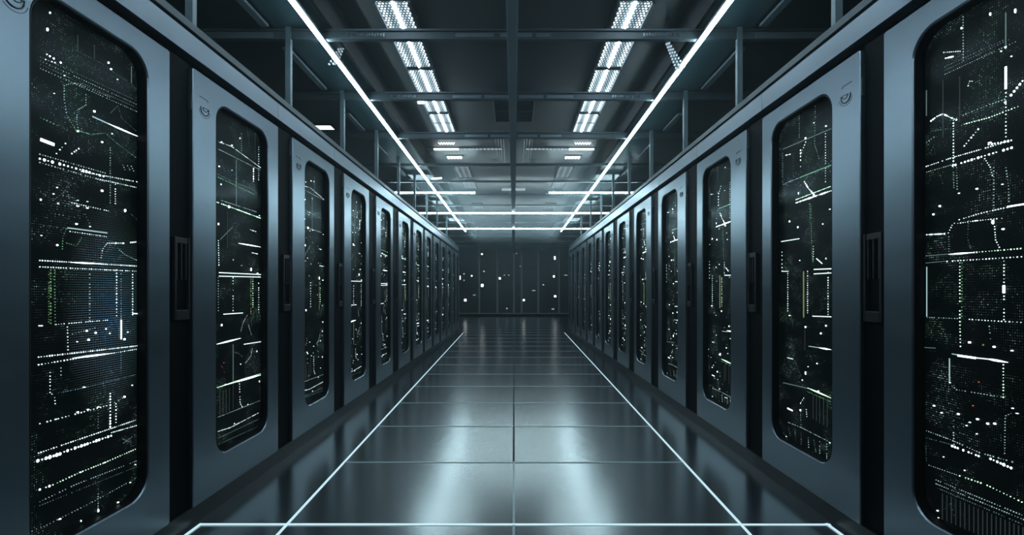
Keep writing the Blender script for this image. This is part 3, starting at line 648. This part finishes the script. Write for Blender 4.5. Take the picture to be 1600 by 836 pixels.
# satin soffits carrying the long lines of light, with the rise to the higher ceiling
nt = 60
for s, side in ((-1, 'left'), (1, 'right')):
    m = MB(); a, b = sorted((s * 1.40, s * 1.84)); m.box(a, b, YF, 19.5, EYE + 2.035, EYE + 2.06)
    struct(m.build('trim_%d' % nt, M['soffit'])); nt += 1
    a, b = sorted((s * 1.398, s * 1.426)); struct(MB().box(a, b, YF, 19.5, EYE + 2.034, CZ).build('trim_%d' % nt, M['cove'])); nt += 1
    x0, x1 = (1.449, 1.545) if s < 0 else (1.411, 1.506)
    r = empty('ceiling_light_line', (s * 1.53, 3, EYE + 1.925), 'long thin line of cool light under the ceiling on the %s' % side, 'led light', 'long ceiling light lines')
    def lx(y): return s * (x0 + (x1 - x0) * y / 17.0) - s * 1.53
    MB().bar((lx(-2), -5, 0), (lx(16.3), 13.3, 0), .026, .022).build('light_tube', M['led'], r)
    MB().bar((lx(-2), -5, .02), (lx(16.3), 13.3, .02), .036, .018).build('mounting_rail', M['housing'], r)
    # posts on top of the row and short rails beside them
    for q, v in enumerate((.0020, .00287, .00377, .0047, .0056, .0065, .0074, .0084, .0096)):
        y = v * 1375
        o = MB().box(-.02, .02, -.018, .018, 0, (EYE + 2.035) - (EYE + 1.366)).build('ceiling_post', M['post'])
        o.location = (s * 1.735, y, EYE + 1.366)
        tag(o, 'grey upright post on top of the %s cabinet row, %s from the front' % (side, ORD[q]), 'post', 'posts above the cabinet rows')
    for q in range(9):
        y = [2.9, 4.2, 5.75, 6.95, 8.2, 9.5, 10.9, 12.3, 13.7][q]; L = [.95, .85, .6, .6, .6, .5, .5, .5, .5][q]
        o = MB().box(-.028, .028, 0, L, 0, .022).build('side_rail', M['post'], bevel=.003); o.location = (s * 1.872, y, EYE + 1.99)
        tag(o, 'short pale rail beside the ceiling edge above the %s row, %s from the front' % (side, ORD[q]), 'rail', 'short rails above the cabinet rows')

# cross lines of light
for y, gapped, lab in ((10.32, True, 'glowing cross line under the ceiling, nearest, with a gap in the middle'),
                       (13.0, False, 'glowing cross line under the ceiling, second of the three'),
                       (16.2, False, 'glowing cross line under the ceiling, farthest of the three')):
    r = empty('ceiling_cross_light', (0, y * .9325, EYE + 1.865), lab, 'led light', 'cross lines of light under the ceiling')
    for a, b in (((-2.33, -.73), (.66, 2.33)) if gapped else ((-2.38, 2.38),)):
        MB().box(a, b, 0, .026, -.014, .014).build('light_tube', M['led_cross'], r, bevel=.005)
        MB().box(a, b, .002, .03, .014, .03).build('mounting_rail', M['housing'], r)

# punched louvre luminaires: one per bay on each side; dim far ones are painted-in ceiling reflections
for s, side in ((-1, 'left'), (1, 'right')):
    for i in range(len(BY) - 2):
        y0, y1 = BY[i] + .05, BY[i + 1]
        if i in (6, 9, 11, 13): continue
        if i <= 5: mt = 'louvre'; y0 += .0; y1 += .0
        elif i == 7: mt = 'reflection_mid'; y0 += .15; y1 -= .1
        else: mt = 'reflection_dim'; y0 += .2; y1 -= .3
        if i == 5: y1 = 7.3
        vis = i - 2
        where = ('nearest' if vis == 0 else ORD[vis] + ' from the front') if vis >= 0 else 'behind the view, ' + ('first' if i == 1 else 'second')
        tone = {'louvre': 'bright', 'reflection_mid': 'dim reflection built as a', 'reflection_dim': 'faint reflection built as a'}[mt]
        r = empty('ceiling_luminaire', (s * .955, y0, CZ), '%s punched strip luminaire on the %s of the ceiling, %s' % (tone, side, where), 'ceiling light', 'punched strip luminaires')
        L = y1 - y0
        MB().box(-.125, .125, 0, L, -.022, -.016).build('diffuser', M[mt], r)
        h = MB(); h.box(-.145, -.125, 0, L, -.056, 0); h.box(.125, .145, 0, L, -.056, 0); h.box(-.125, .125, 0, .012, -.03, 0); h.box(-.125, .125, L - .012, L, -.03, 0)
        h.build('housing', M['housing'], r)
        if i < 6:
            MB().tube([(0, .02, -.034), (0, L - .02, -.034)], .010, 8).build('lamp_tube', M['tube'], r)
            c = MB(); c.box(-.125, .125, L * .48, L * .48 + .02, -.026, -.022); c.build('cross_bracket', M['housing'], r)

# glowing bars and slots standing for ceiling reflections, and zigzag elements, behind the fifth beam
for s, side in ((-1, 'left'), (1, 'right')):
    y = 8.18
    r = empty('bar_reflection', (s * 1.08, y, CZ - .005), 'short bright glowing bar standing for a reflection in the %s ceiling beyond the bright luminaires' % side, 'ceiling light', 'glowing bars standing for ceiling reflections')
    MB().box(-.2, .2, -.02, .02, -.03, -.006).build('lamp', M['small_glow'], r, bevel=.005)  # glowing box in place of a reflection in the ceiling
    t = MB()
    for q in range(11):
        xx = -s * (.24 + .062 * q); t.box(xx - .024, xx + .024, -.012, .012, -.025, -.006)
    t.build('dim_reflection_row', M['dim_glow'], r)
    MB().box(-.88, .88, -.028, .028, -.006, .0).build('backplate', M['housing'], r)
    r = empty('slot_reflection', (s * 1.0, 8.68, CZ - .005), 'short slotted glow standing for a reflection in the %s ceiling behind the glowing bar' % side, 'ceiling light', 'slotted glows standing for ceiling reflections')
    for q in range(5): MB().box(-.13 + .052 * q, -.09 + .052 * q, -.05, .05, -.03, -.006).build('lamp', M['small_glow'], r, bevel=.008)  # glowing blocks imitate a broken-up reflection
    MB().box(-.15, .15, -.06, .06, -.006, 0).build('backplate', M['housing'], r)
    o = MB()
    for q in range(6):
        o.tube([(-.11 + .04 * q, 0, 0), (-.09 + .04 * q, .03, -.02), (-.07 + .04 * q, 0, 0)], .008, 5)
    ob = o.build('wire_guard', M['small_glow']); ob.location = (s * 1.045, 7.85, CZ - .012)
    tag(ob, 'small glowing zigzag element on the %s ceiling in front of the glowing bar' % side, 'lamp', 'zigzag lamp elements')
# curved grooves in the ceiling around the middle beam
for s, side in ((-1, 'left'), (1, 'right')):
    m = MB()
    for q in range(4):
        R = .10 + .04 * q; cx = s * .52; 
        pts = [(s * (.16 + .04 * (3 - q)), 7.3, CZ - .002)]
        x0 = .16 + .04 * (3 - q)
        pts += [(s * (x0 + R - R * math.cos(a * math.pi / 16)), 8.75 + .10 * q * 1.0 + R * math.sin(a * math.pi / 16) * 1.5, CZ - .002) for a in range(9)]
        m.tube(pts, .006, 4)
    struct(m.build('trim_%d' % nt, M['housing'])); nt += 1
o = MB().box(-.27, .25, -.10, .10, -.03, -.004).build('plate_lamp', M['dim_glow'], bevel=.006); o.location = (0, 11.4, CZ)
tag(o, 'dull white plate lamp under the middle beam before the first cross line', 'ceiling light')
r = empty('downlight', (-2.62, 7.1, CZ), 'small bright rectangular lamp above the left cabinet row', 'ceiling light')
MB().box(-.105, .105, -.09, .09, -.022, -.008).build('lamp', M['small_glow'], r, bevel=.004)
h = MB(); h.box(-.125, .125, -.11, -.09, -.025, 0); h.box(-.125, .125, .09, .11, -.025, 0); h.box(-.125, -.105, -.09, .09, -.025, 0); h.box(.105, .125, -.09, .09, -.025, 0)
h.build('frame', M['housing'], r)
r = empty('spot_lamp', (-.955, 5.26, EYE + 1.955), 'tiny white spot lamp behind the second crossbeam on the left', 'ceiling light')
MB().box(-.035, .035, -.02, .02, -.02, 0).build('lamp', M['small_glow'], r, bevel=.006)
MB().box(-.012, .012, -.012, .012, 0, .06).build('bracket', M['housing'], r)
r = empty('spot_lamp', (-1.37, 9.0, EYE + 2.0), 'tiny white pointed lamp on the left under the fourth crossbeam', 'ceiling light')
m = MB(); i = 0
m.tube([(-.08, 0, -.01), (-.05, 0, -.01), (0, 0, -.008), (.10, 0, -.002)], .017, 8); m.build('lamp', M['small_glow'], r)
MB().box(-.03, .03, -.01, .01, .0, .06).build('bracket', M['housing'], r)
# framed grille behind the middle beam
r = empty('ceiling_grille', (0, 6.45, CZ), 'rectangular framed air grille behind the middle beam', 'air vent')
h = MB(); h.box(-.255, .255, -.4, -.385, -.03, 0); h.box(-.255, .255, .385, .4, -.03, 0); h.box(-.255, -.24, -.385, .385, -.03, 0); h.box(.24, .255, -.385, .385, -.03, 0); h.box(-.24, .24, -.01, .004, -.03, 0)
h.build('frame', M['grille'], r)
for q in range(14):
    yy = -.36 + q * .052; MB().box(-.24, .24, yy, yy + .008, -.02, -.004).build('slat', M['housing'], r)
for s, side in ((-1, 'left'), (1, 'right')):
    for x0, x1, lab in ((.50, .79, 'inner'), (1.12, 1.38, 'outer')):
        o = MB().box(min(s * x0, s * x1), max(s * x0, s * x1), 1.4, 3.9, -.012, -.002).build('perforated_tile', M['perforated']); o.location = (0, 0, CZ)
        tag(o, 'perforated ceiling tile on the %s, %s side of the strip luminaire' % (side, lab), 'ceiling tile', 'perforated tiles in the nearest bay')
# little lattice brackets beside the light lines, their glints put in as emission
for s, side, px, py in ((-1, 'left', 530, 81), (1, 'right', 1053, 87)):
    Y = 4.28; X0 = (px - 803) * Y / F; Z0 = EYE + (456 - py) * Y / F
    r = empty('lattice_bracket', (X0, Y, Z0), 'small lattice bracket with painted-in glints beside the %s ceiling light line' % side, 'bracket', 'lattice brackets')
    m = MB()
    for q in range(9):
        t_ = q / 8; cx = s * (t_ - .5) * -.10 if s < 0 else (t_ - .5) * .10; cz = .10 - .2 * t_
        cx = (t_ - .5) * (.10 if s > 0 else -.10)
        w = .012 + .022 * t_
        for j in (-1, 0, 1): m.box(cx + j * w - .006, cx + j * w + .006, -.006, .006, cz - .007 + .004 * j, cz + .007 + .004 * j)
    m.build('lattice', M['dim_glow'], r)  # lattice is no lamp; the emission paints its glints
    MB().bar((-.05 * s, .012, .10), (.05 * s, .012, -.10), .008, .03).build('arm', M['housing'], r)
    MB().box(-.05 * s - .008, -.05 * s + .008, .004, .02, .09, CZ - Z0 if abs(X0) < 1.39 else EYE + 2.035 - Z0).build('hanger', M['housing'], r)

# ------------------------------------------------------------------ air: thin haze; camera
hz = mat('haze', (0, 0, 0)); nt_ = hz.node_tree; nt_.nodes.remove(nt_.nodes['Principled BSDF'])
hv = nt_.nodes.new('ShaderNodeVolumeScatter'); hv.inputs['Color'].default_value = (.78, .93, 1.0, 1)
hv.inputs['Density'].default_value = .12; hv.inputs['Anisotropy'].default_value = .3
nt_.links.new(hv.outputs[0], nt_.nodes['Material Output'].inputs['Volume'])
for x0, x1, side in ((-1.28, -.056, 'left'), (.032, 1.28, 'right')):
    o = MB().box(x0, x1, 7.6, 19.3, 2.75, CZ - .045).build('haze', hz); o['kind'] = 'stuff'
    tag(o, 'thin pale haze around the glowing cross lines, %s of the middle beam' % side, 'haze')
w = bpy.data.worlds.new('hall_air'); bpy.context.scene.world = w; w.use_nodes = True
nt_ = w.node_tree; bg = nt_.nodes['Background']; bg.inputs['Color'].default_value = (.02, .03, .04, 1); bg.inputs['Strength'].default_value = .0
vs = nt_.nodes.new('ShaderNodeVolumeScatter'); vs.inputs['Color'].default_value = (.75, .93, 1.0, 1)
vs.inputs['Density'].default_value = .006; vs.inputs['Anisotropy'].default_value = .6
nt_.links.new(vs.outputs[0], nt_.nodes['World Output'].inputs['Volume'])

cam = bpy.data.cameras.new('camera'); co = bpy.data.objects.new('camera', cam); C.objects.link(co)
co.location = (0, 0, EYE); co.rotation_euler = (math.radians(90), 0, 0)
cam.sensor_width = 36; cam.lens = 18.0; cam.shift_x = -3 / 1600; cam.shift_y = 38 / 1600
cam.clip_start = .05; cam.clip_end = 100
sc = bpy.context.scene; sc.camera = co
sc.view_settings.view_transform = 'Standard'; sc.view_settings.look = 'None'
sc.view_settings.exposure = -0.14; sc.view_settings.gamma = 1.0; sc.view_settings.use_curve_mapping = False
try:
    sc.cycles.use_denoising = True; sc.cycles.max_bounces = 6; sc.cycles.diffuse_bounces = 3; sc.cycles.glossy_bounces = 4
    sc.cycles.transparent_max_bounces = 8; sc.cycles.volume_bounces = 0; sc.cycles.sample_clamp_indirect = 4.0
    sc.cycles.use_light_tree = True; sc.cycles.use_adaptive_sampling = True; sc.cycles.adaptive_threshold = .02
except Exception: pass
